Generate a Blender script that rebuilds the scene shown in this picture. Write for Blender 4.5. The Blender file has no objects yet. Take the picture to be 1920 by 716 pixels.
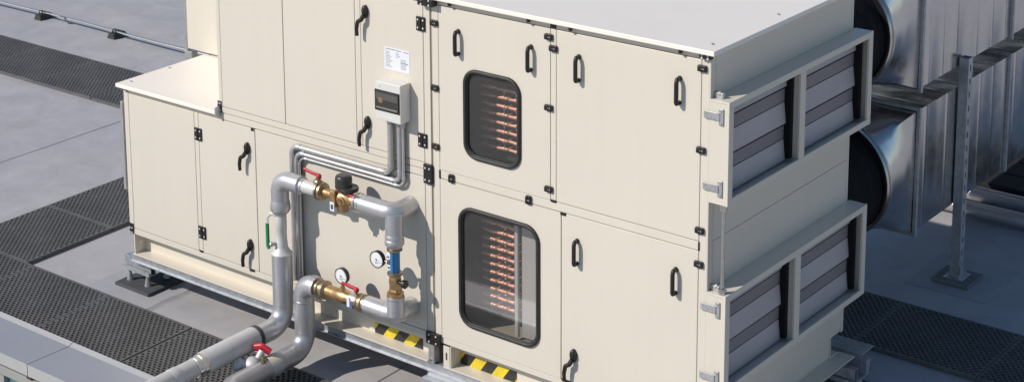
import bpy, bmesh, math, random
from mathutils import Vector, Matrix
random.seed(7)
sc = bpy.context.scene
COL = sc.collection
GZ = -1.22                      # roof deck level; the front of the air handler is the plane y = 0
R = math.radians

# ------------------------------------------------------------------ materials
def newmat(name):
    m = bpy.data.materials.new(name); m.use_nodes = True
    nt = m.node_tree; nt.nodes.clear()
    out = nt.nodes.new('ShaderNodeOutputMaterial')
    p = nt.nodes.new('ShaderNodeBsdfPrincipled')
    nt.links.new(p.outputs[0], out.inputs[0])
    return m, nt, p, out
def mat(name, col, rough=.5, metal=0., var=.06, scale=3., bump=0., bscale=60., streak=None, col2=None, spec=.5, rvar=0., fine=0., fscale=250., vstreak=0.):
    m, nt, p, out = newmat(name)
    N, L = nt.nodes.new, nt.links.new
    p.inputs['Roughness'].default_value = rough
    p.inputs['Metallic'].default_value = metal
    p.inputs['Specular IOR Level'].default_value = spec
    tc = N('ShaderNodeTexCoord'); mp = N('ShaderNodeMapping'); L(tc.outputs['Object'], mp.inputs[0])
    if streak: mp.inputs['Scale'].default_value = streak
    nz = N('ShaderNodeTexNoise'); nz.inputs['Scale'].default_value = scale; nz.inputs['Detail'].default_value = 5; nz.inputs['Roughness'].default_value = .6
    L(mp.outputs[0], nz.inputs[0])
    rp = N('ShaderNodeValToRGB'); rp.color_ramp.elements[0].position = .3; rp.color_ramp.elements[1].position = .7
    a = [c*(1-var) for c in col]; b = list(col2) if col2 else [min(1, c*(1+var)) for c in col]
    rp.color_ramp.elements[0].color = (*a, 1); rp.color_ramp.elements[1].color = (*b, 1)
    L(nz.outputs[0], rp.inputs[0])
    last = rp.outputs[0]
    if fine:
        n2 = N('ShaderNodeTexNoise'); n2.inputs['Scale'].default_value = fscale; n2.inputs['Detail'].default_value = 3
        L(tc.outputs['Object'], n2.inputs[0])
        r2 = N('ShaderNodeMapRange'); r2.inputs[1].default_value = .3; r2.inputs[2].default_value = .7; r2.inputs[3].default_value = 1-fine; r2.inputs[4].default_value = 1+fine
        L(n2.outputs[0], r2.inputs[0])
        mx = N('ShaderNodeMix'); mx.data_type = 'RGBA'; mx.blend_type = 'MULTIPLY'; mx.inputs[0].default_value = 1
        L(last, mx.inputs[6]); L(r2.outputs[0], mx.inputs[7]); last = mx.outputs[2]
    L(last, p.inputs['Base Color'])
    if vstreak:
        m3 = N('ShaderNodeMapping'); m3.inputs['Scale'].default_value = (1, 1, .06); L(tc.outputs['Object'], m3.inputs[0])
        n3 = N('ShaderNodeTexNoise'); n3.inputs['Scale'].default_value = 16; n3.inputs['Detail'].default_value = 5; n3.inputs['Roughness'].default_value = .65; L(m3.outputs[0], n3.inputs[0])
        r3 = N('ShaderNodeMapRange'); r3.inputs[1].default_value = .35; r3.inputs[2].default_value = .72; r3.inputs[3].default_value = 1.01; r3.inputs[4].default_value = 1-vstreak; L(n3.outputs[0], r3.inputs[0])
        x3 = N('ShaderNodeMix'); x3.data_type = 'RGBA'; x3.blend_type = 'MULTIPLY'; x3.inputs[0].default_value = 1
        L(last, x3.inputs[6]); L(r3.outputs[0], x3.inputs[7]); L(x3.outputs[2], p.inputs['Base Color'])
    if rvar:
        mr = N('ShaderNodeMapRange'); mr.inputs[3].default_value = rough-rvar; mr.inputs[4].default_value = rough+rvar
        L(nz.outputs[0], mr.inputs[0]); L(mr.outputs[0], p.inputs['Roughness'])
    if bump:
        nb = N('ShaderNodeTexNoise'); nb.inputs['Scale'].default_value = bscale; nb.inputs['Detail'].default_value = 3
        L(mp.outputs[0], nb.inputs[0])
        bp = N('ShaderNodeBump'); bp.inputs['Strength'].default_value = bump; bp.inputs['Distance'].default_value = .01
        L(nb.outputs[0], bp.inputs['Height']); L(bp.outputs[0], p.inputs['Normal'])
    return m

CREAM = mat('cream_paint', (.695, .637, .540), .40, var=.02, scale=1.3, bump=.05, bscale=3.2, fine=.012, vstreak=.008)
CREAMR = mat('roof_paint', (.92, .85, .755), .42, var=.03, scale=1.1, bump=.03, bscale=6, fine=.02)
GASKET = mat('gasket', (.06, .05, .04), .8)
BLACKP = mat('black_plastic', (.018, .015, .013), .38, var=.2, scale=30)
RUBBER = mat('black_rubber', (.03, .028, .026), .55, var=.2, scale=20)
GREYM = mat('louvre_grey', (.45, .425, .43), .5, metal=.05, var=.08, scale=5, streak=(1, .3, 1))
GREYSHADE = mat('louvre_shaded', (.235, .22, .228), .5, metal=.05, var=.08, scale=5, streak=(1, .3, 1))  # same blade grey, darkened to put shade into the facets under the lips
GAPSHADE = mat('gap_shade', (.012, .012, .013), .85, spec=.2)  # near-black that paints the shade inside the louvre gaps
GALV = mat('galvanised', (.50, .515, .54), .50, metal=.7, var=.18, scale=22, rvar=.08, bump=.05, bscale=40)
STEEL = mat('bright_steel', (.62, .61, .58), .28, metal=1., var=.1, scale=40)
SCREW = mat('screw_head', (.7, .7, .68), .45, metal=.2)
ZINC = mat('zinc_cast', (.52, .52, .52), .45, metal=.7, var=.1, scale=40)
INSUL = mat('silver_jacket', (.52, .515, .53), .42, metal=.66, var=.06, scale=9, rvar=.07, bump=.035, bscale=26, fine=.04)
INSUL2 = mat('pale_jacket', (.62, .605, .59), .55, metal=.25, var=.07, scale=14, bump=.06, bscale=40)
BRASS = mat('brass', (.50, .325, .16), .43, metal=.9, var=.22, scale=28, rvar=.12, bump=.08, bscale=70)
BRASSD = mat('aged_bronze', (.38, .30, .2), .42, metal=.85, var=.25, scale=40, rvar=.1)
COPPER = mat('copper', (.74, .385, .265), .48, metal=.5, var=.12, scale=40)
RED = mat('red_grip', (.50, .022, .04), .38, var=.1, scale=40)
GREEN = mat('green_grip', (.005, .19, .06), .4, var=.1)
BLUE = mat('blue_body', (.03, .19, .42), .36, var=.1, scale=30)
WHITE = mat('white_paper', (.80, .80, .83), .5, var=.02)
INKM = mat('ink', (.09, .09, .11), .6)
BOXG = mat('box_grey', (.70, .68, .635), .42, var=.02, scale=5)
YELLOW = mat('tape_yellow', (.74, .56, .03), .5, var=.16, scale=14, fine=.10, fscale=90)
TBLACK = mat('tape_black', (.026, .025, .025), .5, var=.3, scale=20, fine=.25, fscale=90)
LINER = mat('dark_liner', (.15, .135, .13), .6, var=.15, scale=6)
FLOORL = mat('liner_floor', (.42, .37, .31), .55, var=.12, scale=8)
FINS = mat('coil_plate', (.06, .052, .05), .5, metal=.3, var=.15, scale=12)
COPING = mat('coping_alu', (.42, .42, .45), .45, metal=.3, var=.03, scale=2.2, fine=.012)
COPEDGE = mat('coping_edge', (.47, .465, .46), .42, metal=.2, var=.04, scale=3)
FACADE = mat('facade_alu', (.36, .355, .34), .5, metal=.2, var=.06, scale=3)
CONCR = mat('street', (.42, .41, .40), .9, var=.2, scale=.2)
PAD = mat('rubber_pad', (.075, .075, .078), .75, var=.15, scale=15, bump=.1, bscale=80)
MATM = mat('mat_rubber', (.118, .115, .113), .62, var=.22, scale=2.3, fine=.22, fscale=60)
FLEX = mat('flex_sleeve', (.009, .009, .011), .85, spec=.15, var=.2, scale=15, bump=.2, bscale=30)
YELB = mat('cream_wrap', (.70, .64, .46), .6, var=.12, scale=40)
CONDUIT = mat('conduit', (.60, .59, .58), .34, metal=.75, var=.08, scale=12, rvar=.06)

def deckmat():
    m, nt, p, out = newmat('roof_membrane'); N, L = nt.nodes.new, nt.links.new
    tc = N('ShaderNodeTexCoord')
    n1 = N('ShaderNodeTexNoise'); n1.inputs['Scale'].default_value = .55; n1.inputs['Detail'].default_value = 6; n1.inputs['Roughness'].default_value = .62
    n2 = N('ShaderNodeTexNoise'); n2.inputs['Scale'].default_value = 3.2; n2.inputs['Detail'].default_value = 8; n2.inputs['Roughness'].default_value = .68; n2.inputs['Distortion'].default_value = .6
    n3 = N('ShaderNodeTexNoise'); n3.inputs['Scale'].default_value = 160; n3.inputs['Detail'].default_value = 2
    for n in (n1, n2, n3): L(tc.outputs['Object'], n.inputs[0])
    r1 = N('ShaderNodeValToRGB'); r1.color_ramp.elements[0].position = .32; r1.color_ramp.elements[1].position = .70
    r1.color_ramp.elements[0].color = (.445, .432, .452, 1); r1.color_ramp.elements[1].color = (.505, .48, .46, 1)
    L(n1.outputs[0], r1.inputs[0])
    r2 = N('ShaderNodeMapRange'); r2.inputs[1].default_value = .30; r2.inputs[2].default_value = .75; r2.inputs[3].default_value = .82; r2.inputs[4].default_value = 1.07
    L(n2.outputs[0], r2.inputs[0])
    r3 = N('ShaderNodeMapRange'); r3.inputs[1].default_value = .3; r3.inputs[2].default_value = .7; r3.inputs[3].default_value = .97; r3.inputs[4].default_value = 1.03
    L(n3.outputs[0], r3.inputs[0])
    mu = N('ShaderNodeMath'); mu.operation = 'MULTIPLY'; L(r2.outputs[0], mu.inputs[0]); L(r3.outputs[0], mu.inputs[1])
    mx = N('ShaderNodeMix'); mx.data_type = 'RGBA'; mx.blend_type = 'MULTIPLY'; mx.inputs[0].default_value = 1
    L(r1.outputs[0], mx.inputs[6]); L(mu.outputs[0], mx.inputs[7]); L(mx.outputs[2], p.inputs['Base Color'])
    p.inputs['Roughness'].default_value = .55
    b = N('ShaderNodeBump'); b.inputs['Strength'].default_value = .12; b.inputs['Distance'].default_value = .02
    L(n2.outputs[0], b.inputs['Height']); L(b.outputs[0], p.inputs['Normal'])
    return m
DECK = deckmat()
SEAM = mat('seam_sealant', (.10, .10, .105), .7, var=.3, scale=6)
PATCH = mat('membrane_patch', (.40, .395, .40), .55, var=.07, scale=5, bump=.1, bscale=5, fine=.03)

def ductmat():
    m, nt, p, out = newmat('duct_sheet'); N, L = nt.nodes.new, nt.links.new
    p.inputs['Metallic'].default_value = 1.; p.inputs['Roughness'].default_value = .24
    tc = N('ShaderNodeTexCoord'); mp = N('ShaderNodeMapping'); mp.inputs['Scale'].default_value = (2.4, 2.4, .35); L(tc.outputs['Object'], mp.inputs[0])
    n = N('ShaderNodeTexNoise'); n.inputs['Scale'].default_value = 1.3; n.inputs['Detail'].default_value = 1.5; L(mp.outputs[0], n.inputs[0])
    n2 = N('ShaderNodeTexNoise'); n2.inputs['Scale'].default_value = 9; n2.inputs['Detail'].default_value = 4; L(tc.outputs['Object'], n2.inputs[0])
    r = N('ShaderNodeValToRGB'); r.color_ramp.elements[0].color = (.60, .585, .575, 1); r.color_ramp.elements[1].color = (.68, .665, .65, 1)
    r.color_ramp.elements[0].position = .3; r.color_ramp.elements[1].position = .7
    L(n2.outputs[0], r.inputs[0]); L(r.outputs[0], p.inputs['Base Color'])
    b = N('ShaderNodeBump'); b.inputs['Strength'].default_value = .5; b.inputs['Distance'].default_value = .05
    L(n.outputs[0], b.inputs['Height']); L(b.outputs[0], p.inputs['Normal'])
    mr = N('ShaderNodeMapRange'); mr.inputs[3].default_value = .17; mr.inputs[4].default_value = .33; L(n2.outputs[0], mr.inputs[0]); L(mr.outputs[0], p.inputs['Roughness'])
    return m
DUCT = ductmat()

def glassmat(name, tint, ior=1.5, haze=.048):  # a pale diffuse haze layer is mixed into the pane
    m = bpy.data.materials.new(name); m.use_nodes = True; nt = m.node_tree; nt.nodes.clear()
    N, L = nt.nodes.new, nt.links.new
    out = N('ShaderNodeOutputMaterial'); t = N('ShaderNodeBsdfTransparent'); g = N('ShaderNodeBsdfGlossy'); mx = N('ShaderNodeMixShader'); f = N('ShaderNodeLayerWeight')
    tc = N('ShaderNodeTexCoord'); nz = N('ShaderNodeTexNoise'); nz.inputs['Scale'].default_value = 3
    L(tc.outputs['Object'], nz.inputs[0])
    mr = N('ShaderNodeMapRange'); mr.inputs[3].default_value = .02; mr.inputs[4].default_value = .09; L(nz.outputs[0], mr.inputs[0]); L(mr.outputs[0], g.inputs['Roughness'])
    f.inputs[0].default_value = .5
    pw = N('ShaderNodeMath'); pw.operation = 'POWER'; pw.inputs[1].default_value = 4.; ma = N('ShaderNodeMath'); ma.operation = 'MULTIPLY_ADD'; ma.inputs[1].default_value = .85; ma.inputs[2].default_value = .075
    L(f.outputs['Facing'], pw.inputs[0]); L(pw.outputs[0], ma.inputs[0])
    t.inputs[0].default_value = (*tint, 1); g.inputs[0].default_value = (1, 1, 1, 1)
    L(ma.outputs[0], mx.inputs[0]); df = N('ShaderNodeBsdfDiffuse'); df.inputs[0].default_value = (.62, .58, .55, 1); m2 = N('ShaderNodeMixShader'); dn = N('ShaderNodeMapRange'); dn.inputs[3].default_value = haze*.6; dn.inputs[4].default_value = haze*1.4; L(nz.outputs[0], dn.inputs[0]); L(dn.outputs[0], m2.inputs[0]); L(t.outputs[0], m2.inputs[1]); L(df.outputs[0], m2.inputs[2]); L(m2.outputs[0], mx.inputs[1]); L(g.outputs[0], mx.inputs[2]); L(mx.outputs[0], out.inputs[0])
    return m
GLASS = glassmat('window_pane', (.86, .85, .84), 1.55)
CLEAR = glassmat('clear_cover', (.75, .73, .70), 1.5, .015)
FGLASS = mat('facade_glass', (.10, .22, .23), .12, var=.15, scale=2, spec=.8)

# ------------------------------------------------------------------ mesh builder
class MB:
    def __init__(s): s.bm = bmesh.new(); s.mi = 0; s.lay = s.bm.faces.layers.int.new('made')
    def stamp(s, smooth):
        for f in s.bm.faces:
            if not f[s.lay]: f[s.lay] = 1; f.smooth = smooth; f.material_index = s.mi
        return s
    def m(s, i): s.mi = i; return s
    def box(s, x0, x1, y0, y1, z0, z1, bev=0., M=None):
        vs = [s.bm.verts.new((x, y, z)) for x in (x0, x1) for y in (y0, y1) for z in (z0, z1)]
        fs = [s.bm.faces.new([vs[i] for i in q]) for q in ((0,1,3,2),(4,6,7,5),(0,4,5,1),(2,3,7,6),(0,2,6,4),(1,5,7,3))]
        geo = vs
        if bev:
            es = list({e for f in fs for e in f.edges})
            r = bmesh.ops.bevel(s.bm, geom=es, offset=bev, segments=2, profile=.5, affect='EDGES')
            geo = list({v for f in r['faces'] for v in f.verts})
        if M is not None: bmesh.ops.transform(s.bm, matrix=M, verts=geo)
        return s.stamp(False)
    def tube(s, pts, r, n=18, caps=True, closed=False, sq=None):
        pts = [Vector(p) for p in pts]; k = len(pts)
        rs = r if isinstance(r, (list, tuple)) else [r]*k
        tg = []
        for i in range(k):
            if closed: t = pts[(i+1) % k]-pts[i-1]
            else: t = pts[min(i+1, k-1)]-pts[max(i-1, 0)]
            tg.append(t.normalized())
        up = Vector((0, 0, 1)) if abs(tg[0].z) < .9 else Vector((1, 0, 0))
        u = tg[0].cross(up).normalized(); rings = []
        for i in range(k):
            u = (u-tg[i]*u.dot(tg[i])).normalized(); v = tg[i].cross(u)
            ring = []
            for j in range(n):
                a = 2*math.pi*j/n
                ca, sa = math.cos(a), math.sin(a)
                if sq: ca, sa = ca*sq[0], sa*sq[1]
                ring.append(s.bm.verts.new(pts[i]+(u*ca+v*sa)*rs[i]))
            rings.append(ring)
        m = k if closed else k-1
        for i in range(m):
            A, B = rings[i], rings[(i+1) % k]
            for j in range(n): s.bm.faces.new((A[j], A[(j+1) % n], B[(j+1) % n], B[j]))
        if caps and not closed:
            s.bm.faces.new(rings[0][::-1]); s.bm.faces.new(rings[-1])
        return s.stamp(True)
    def lathe(s, o, ax, prof, n=28):           # prof = [(distance along the axis, radius)...]
        o = Vector(o); ax = Vector(ax).normalized()
        up = Vector((0, 0, 1)) if abs(ax.z) < .9 else Vector((1, 0, 0))
        u = ax.cross(up).normalized(); v = ax.cross(u); rings = []
        for t, r in prof:
            rings.append([s.bm.verts.new(o+ax*t+(u*math.cos(2*math.pi*j/n)+v*math.sin(2*math.pi*j/n))*max(r, 1e-4)) for j in range(n)])
        for A, B in zip(rings, rings[1:]):
            for j in range(n): s.bm.faces.new((A[j], B[j], B[(j+1) % n], A[(j+1) % n]))
        s.bm.faces.new(rings[0]); s.bm.faces.new(rings[-1][::-1])
        return s.stamp(True)
    def prism(s, loop, d):                      # loop of 3D points extruded along vector d
        d = Vector(d); A = [s.bm.verts.new(Vector(p)) for p in loop]; B = [s.bm.verts.new(Vector(p)+d) for p in loop]
        n = len(A); s.bm.faces.new(A[::-1]); s.bm.faces.new(B)
        for i in range(n): s.bm.faces.new((A[i], A[(i+1) % n], B[(i+1) % n], B[i]))
        return s.stamp(False)
    def sphere(s, c, r, sx=1, sy=1, sz=1, n=16):
        g = bmesh.ops.create_uvsphere(s.bm, u_segments=n, v_segments=n//2+2, radius=r)
        bmesh.ops.transform(s.bm, matrix=Matrix.Translation(c) @ Matrix.Diagonal((sx, sy, sz, 1)), verts=g['verts'])
        return s.stamp(True)
    def face(s, pts):
        s.bm.faces.new([s.bm.verts.new(p) for p in pts]); return s.stamp(False)
    def holed(s, outer, inner, d):              # flat plate with a hole, extruded along d
        d = Vector(d)
        bm = s.bm; lay = []
        for off in (Vector((0, 0, 0)), d):
            es = []; loops = []
            for lp in (outer, inner):
                vs = [bm.verts.new(Vector(p)+off) for p in lp]
                es += [bm.edges.new((vs[i], vs[(i+1) % len(vs)])) for i in range(len(vs))]; loops.append(vs)
            bmesh.ops.triangle_fill(bm, use_beauty=True, use_dissolve=False, edges=es); lay.append(loops)
        for q in (0, 1):
            A, B = lay[0][q], lay[1][q]
            for i in range(len(A)): bm.faces.new((A[i], A[(i+1) % len(A)], B[(i+1) % len(A)], B[i]))
        return s.stamp(False)
    def build(s, name, m, parent=None, ang=38, recalc=True):
        bm = s.bm
        for f in bm.faces:
            if not f[s.lay]: f.smooth = True
        if recalc: bmesh.ops.recalc_face_normals(bm, faces=bm.faces)
        org = Vector((0, 0, 0))
        if parent is None:
            xs = [v.co for v in bm.verts]
            org = Vector(((min(v.x for v in xs)+max(v.x for v in xs))/2, (min(v.y for v in xs)+max(v.y for v in xs))/2, min(v.z for v in xs)))
            bmesh.ops.translate(bm, vec=-org, verts=bm.verts)
        me = bpy.data.meshes.new(name); bm.to_mesh(me); bm.free()
        ms = m if isinstance(m, (list, tuple)) else [m]
        for q in ms: me.materials.append(q)
        flags = [p.use_smooth for p in me.polygons]
        me.set_sharp_from_angle(angle=R(ang))
        me.polygons.foreach_set('use_smooth', flags)
        o = bpy.data.objects.new(name, me); COL.objects.link(o); o.location = org
        if parent is not None:
            o.parent = parent
            if parent.type == 'EMPTY': o.matrix_parent_inverse = Matrix.Translation(-parent.location)
            elif parent.parent is None: o.matrix_parent_inverse = Matrix.Translation(-parent.location)
        return o
def tag(o, label=None, cat=None, group=None, kind=None):
    for k, v in (('label', label), ('category', cat), ('group', group), ('kind', kind)):
        if v: o[k] = v
    return o
def thing(name, loc, label, cat, group=None):
    e = bpy.data.objects.new(name, None); e.empty_display_size = .1; e.location = loc; COL.objects.link(e)
    return tag(e, label, cat, group)
def rr(x0, x1, z0, z1, r, y, n=8):
    P = []
    for cx, cz, a0 in ((x1-r, z1-r, 0), (x0+r, z1-r, 90), (x0+r, z0+r, 180), (x1-r, z0+r, 270)):
        for i in range(n+1):
            a = R(a0+90*i/n); P.append((cx+r*math.cos(a), y, cz+r*math.sin(a)))
    return P
def fillet(pts, rad, n=9):
    pts = [Vector(p) for p in pts]; out = [pts[0]]
    for i in range(1, len(pts)-1):
        a = (pts[i-1]-pts[i]); b = (pts[i+1]-pts[i]); r = rad[i-1] if isinstance(rad, (list, tuple)) else rad
        ua, ub = a.normalized(), b.normalized(); th = ua.angle(ub); d = r/math.tan(th/2)
        c = pts[i]+(ua+ub).normalized()*(r/math.sin(th/2))
        p0, p1 = pts[i]+ua*d, pts[i]+ub*d
        v0, v1 = p0-c, p1-c; om = v0.angle(v1)
        for k in range(n+1):
            t = k/n
            out.append(c+(v0*math.sin((1-t)*om)+v1*math.sin(t*om))/math.sin(om))
    out.append(pts[-1]); return out

# ------------------------------------------------------------------ roof, street, membrane details
m = MB(); m.face([(-40, -1.25, GZ), (30, -1.25, GZ), (30, 40, GZ), (-40, 40, GZ)])
tag(m.build('flat_roof', DECK), kind='structure')
m = MB(); m.face([(-900, -900, -19), (900, -900, -19), (900, 900, -19), (-900, 900, -19)])
tag(m.build('street_ground', CONCR), kind='structure')
def seam(pts, w=.006):
    m = MB()
    L = [Vector(p) for p in pts]
    dirs = [(L[min(i+1, len(L)-1)]-L[max(i-1, 0)]).normalized() for i in range(len(L))]
    A = [m.bm.verts.new(L[i]+Vector((-dirs[i].y, dirs[i].x, 0))*w/2) for i in range(len(L))]
    B = [m.bm.verts.new(L[i]-Vector((-dirs[i].y, dirs[i].x, 0))*w/2) for i in range(len(L))]
    for i in range(len(L)-1): m.bm.faces.new((A[i], A[i+1], B[i+1], B[i]))
    tag(m.build('membrane_seam', SEAM), kind='structure')
for x, y0, y1 in ((-5.462, -1.2, 40), (-.478, -1.2, 40), (-10.4, -1.2, 40), (3.4, -1.2, 40)):
    seam([(x+.004*math.sin(k*1.7), y0+(y1-y0)*k/60, GZ+.004) for k in range(61)])
# raised wrinkled lap of the membrane beside the foot pad
m = MB()
n = 26
for (dx, dz) in ((0, 0),): pass
rows = []
for k in range(n+1):
    y = -.24+1.2*k/n; x = -2.372+.006*math.sin(k*.9)+.003*math.sin(k*2.3)
    h = .009+.003*math.sin(k*1.3)
    rows.append([m.bm.verts.new((x+a, y, GZ+b)) for a, b in ((-.05, .001), (-.022, .006+h*.2), (-.004, h), (.004, .002), (.03, .001))])
for A, B in zip(rows, rows[1:]):
    for j in range(4): m.bm.faces.new((A[j], A[j+1], B[j+1], B[j]))
tag(m.build('membrane_lap', PATCH, ang=60), kind='structure')
def patch(x0, x1, y0, y1, h=.004):
    m = MB(); m.box(x0, x1, y0, y1, GZ+.0005, GZ+h); tag(m.build('membrane_patch', PATCH), kind='structure')
patch(-3.0, -2.385, -.16, .5)
patch(1.42, 1.98, 3.36, 4.0)
seam([(-2.37, -1.2, GZ+.004), (-2.37, -.24, GZ+.004)])
seam([(-2.37, .96, GZ+.004), (-2.37, 40, GZ+.004)])

# ------------------------------------------------------------------ walkway mats (honeycomb rubber)
MATMESH = {}
def honeymesh(lx, ly):
    key = (round(lx, 3), round(ly, 3))
    if key in MATMESH: return MATMESH[key]
    bm = bmesh.new(); s = .0245; dx = s*math.sqrt(3); dy = s*1.06; H = .026; e = .005
    vd = {}
    def V(x, y, z):
        x = min(max(x, e), lx-e); y = min(max(y, e), ly-e)
        k = (round(x*2e4), round(y*2e4), round(z*2e4))
        if k not in vd: vd[k] = bm.verts.new((x, y, z))
        return vd[k]
    nx, ny = int((lx-2*e)/dx)+1, int((ly-2*e)/dy)+1
    fx = (lx-2*e)/(nx*dx); fy = (ly-2*e)/((ny-.0)*dy); fv = fy*dy/(1.5*s)
    for j in range(-1, ny+2):
        for i in range(-1, nx+2):
            cx = e+(i+.5*(j % 2))*dx*fx; cy = e+j*dy*fy
            if cx < e-.001 or cx > lx-e+.001 or cy < e-.001 or cy > ly-e+.001: inside = False
            else: inside = True
            if not (-dx < cx-e < lx-2*e+dx and -dy < cy-e < ly-2*e+dy): continue
            O = [(cx+s*fx*math.cos(R(60*k+30)), cy+s*fv*math.sin(R(60*k+30))) for k in range(6)]
            full = all(e-.0005 <= px <= lx-e+.0005 and e-.0005 <= py <= ly-e+.0005 for px, py in O)
            ov = [V(px, py, H) for px, py in O]
            if full:
                iv = [V(cx+(px-cx)*.72, cy+(py-cy)*.72, H) for px, py in O]
                lv = [V(cx+(px-cx)*.72, cy+(py-cy)*.72, .002) for px, py in O]
                bm.faces.new(lv)
                for k in range(6):
                    bm.faces.new((ov[k], ov[(k+1) % 6], iv[(k+1) % 6], iv[k]))
                    bm.faces.new((iv[k], iv[(k+1) % 6], lv[(k+1) % 6], lv[k]))
            else:
                u = []
                for v in ov:
                    if v not in u: u.append(v)
                if len(u) > 2:
                    try: bm.faces.new(u)
                    except ValueError: pass
    # border rim
    a = [(0, 0), (lx, 0), (lx, ly), (0, ly)]; b = [(e, e), (lx-e, e), (lx-e, ly-e), (e, ly-e)]
    A = [bm.verts.new((*p, H)) for p in a]; B = [bm.verts.new((*p, H)) for p in b]; D = [bm.verts.new((*p, .0)) for p in a]
    for k in range(4):
        q = (k+1) % 4
        bm.faces.new((A[k], A[q], B[q], B[k])); bm.faces.new((D[k], D[q], A[q], A[k]))
    me = bpy.data.meshes.new('walkway_mat'); bm.to_mesh(me); bm.free(); me.materials.append(MATM)
    MATMESH[key] = me; return me
def wmat(x0, y0, lx, ly, label, rot=False):
    me = honeymesh(lx, ly)
    o = bpy.data.objects.new('walkway_mat', me); COL.objects.link(o)
    o.location = (x0, y0, GZ+.003)
    if rot: o.rotation_euler.z = R(90); o.location = (x0+ly, y0, GZ+.003)
    tag(o, label, 'floor mat', 'black perforated walkway mats')
W, LN = .745, .80
# front walkway along the parapet
fl = {-3: 'black perforated mat at the left picture edge along the metal parapet',
      -2: 'black perforated mat in the corner where the two walkways meet by the parapet',
      -1: 'black perforated mat along the parapet, between the walkway corner and the support foot',
      0: 'black perforated mat ending at the dark seam left of the pipes, along the parapet',
      1: 'black perforated mat under the lower ends of the two thick silver pipes',
      2: 'black perforated mat in pipe shadow at the bottom edge, right of the pipes'}
for i in range(-2, 3):
    x0 = -1.887-(.004 if i < 1 else -.006)-(1-i)*.805 if i < 1 else -1.881+(i-1)*.805
    wmat(x0, -.935, LN, W, fl[i])
# walkway running back past the left end of the unit
bl = ['black perforated mat beside the left end of the unit, nearest the walkway corner', 'black perforated mat left of the unit between bare roof strips, second from corner',
      'black perforated mat behind the left end of the unit, mostly hidden by it']
for i in range(3): wmat(-4.345, -.187+i*.806, W, LN, bl[i])
# rear walkway
for i in range(6):
    wmat(-6.125+(i-3)*.806-(.006 if i < 3 else 0), 2.56, LN, .785,
         ['black perforated mat of the rear walkway, left of its first dark seam', 'black perforated mat of the rear walkway, just right of its left seam',
          'black perforated mat of the rear walkway, below the second black bar holder', 'black perforated mat of the rear walkway, behind the left tip of the stepped roof',
          'rear walkway mat hidden behind the stepped low roof', 'rear walkway mat hidden behind the air unit'][i]) if i < 4 else None
rl = ['black perforated mat in shade right behind the unit corner at right', 'black perforated mat in shade below the slotted post footing', 'black perforated mat in shade at the right bottom edge',
      'black perforated mat in shade beyond the right bottom edge']
for i in range(3): wmat(.775+i*.806, 2.268, LN, .735, rl[i])
SLABSHADE = mat('shade_black', (.022, .022, .024), .8, var=.2, scale=6, spec=.25)  # near-black slabs added in place of shade missing on this roof strip
for y, lb in ((5.30, 'added dark slab standing in for shade behind the silver pipes, nearest of three'), (5.60, 'added dark slab standing in for shade, middle of three behind the silver pipes'), (5.90, 'added dark slab standing in for shade, farthest of three behind the silver pipes')):
    tag(MB().box(.3, 3.2, y, y+.285, GZ+.003, GZ+.075, .006).build('shade_slab', SLABSHADE), lb, 'slab', 'added shade slabs behind the pipes', 'thing')

# ------------------------------------------------------------------ parapet
par = thing('parapet', (-2, -1.13, GZ), 'low roof parapet with blue grey metal coping and glazed wall below', 'parapet')
joints = [-11.2, -8.2, -5.2, -2.176, .83, 3.84, 6.84]
for a, b in zip(joints, joints[1:]):
    m = MB()
    prof = [(-1.317, -1.178), (-1.317, -1.1), (-.986, -1.106), (-.952, -1.09), (-.945, -1.096), (-.945, -1.2), (-.96, -1.2), (-.96, -1.13), (-1.305, -1.13), (-1.305, -1.178)]
    m.prism([(a+.003, y, z) for y, z in prof], (b-a-.006, 0, 0))
    for f in m.bm.faces:
        f.normal_update()
        c = f.calc_center_median()
        if abs(f.normal.x) < .5 and (c.y < -1.31 or -.986 < c.y < -.945 and c.z > -1.12): f.material_index = 1
    m.build('coping', [COPING, COPEDGE], par, ang=10)
for j in joints[1:-1]: MB().box(j-.02, j+.02, -1.312, -.949, -1.2, -1.108).build('coping_joint', GASKET, par)
m = MB(); m.box(-11.2, 6.84, -1.27, -.97, -1.25, -1.132); m.build('wall', FACADE, par)
m = MB()
m.box(-11.2, 6.84, -1.30, -1.2, -1.262, -1.205, .003)
for x in (-8.3, -6.9, -5.5, -4.1, -2.49, -1.1, .3, 1.7, 3.1, 4.5): m.box(x-.05, x+.05, -1.302, -1.2, -5., -1.264)
m.box(-11.2, 6.84, -1.296, -1.2, -5.0, -4.9)
m.build('frame', FACADE, par)
m = MB(); m.box(-11.2, 6.84, -1.27, -1.23, -4.9, -1.255); m.build('glazing', FGLASS, par)
m = MB(); m.box(-40, 30, -1.2, 40, -18.9, -1.26); tag(m.build('building_wall', FACADE), kind='structure')

# ------------------------------------------------------------------ air handling unit
U = thing('air_handling_unit', (-.4, .8, GZ+.23), 'large cream air handling unit with windowed doors and grey louvre hoods', 'air conditioner')
XR, D = 1.826, 1.592
def pbox(name, m, dims, bev=.0025, parent=None):
    return MB().box(*dims, bev).build(name, m, parent or U)
def shell(x0, x1, y0, y1, z0, z1, t=.03):
    m = MB()
    m.box(x0, x1, y1-t, y1, z0, z1); m.box(x0, x0+t, y0, y1-t-.001, z0, z1); m.box(x1-t, x1, y0, y1-t-.001, z0, z1)
    m.box(x0+t+.001, x1-t-.001, y0, y1-t-.001, z0, z0+t); m.box(x0+t+.001, x1-t-.001, y0, y1-t-.001, z1-t, z1)
    return m
shell(.004, XR-.004, .012, D, -.792, 1.300).build('casing', CREAM, U)
shell(-2.682, -.004, .012, D, -.792, .244).build('casing', CREAM, U)
shell(-1.758, -.004, .012, D, .262, 1.300).build('casing', CREAM, U)
shell(-2.88, -1.766, .80, D, .292, 1.300).build('casing', CREAM, U)
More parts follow.
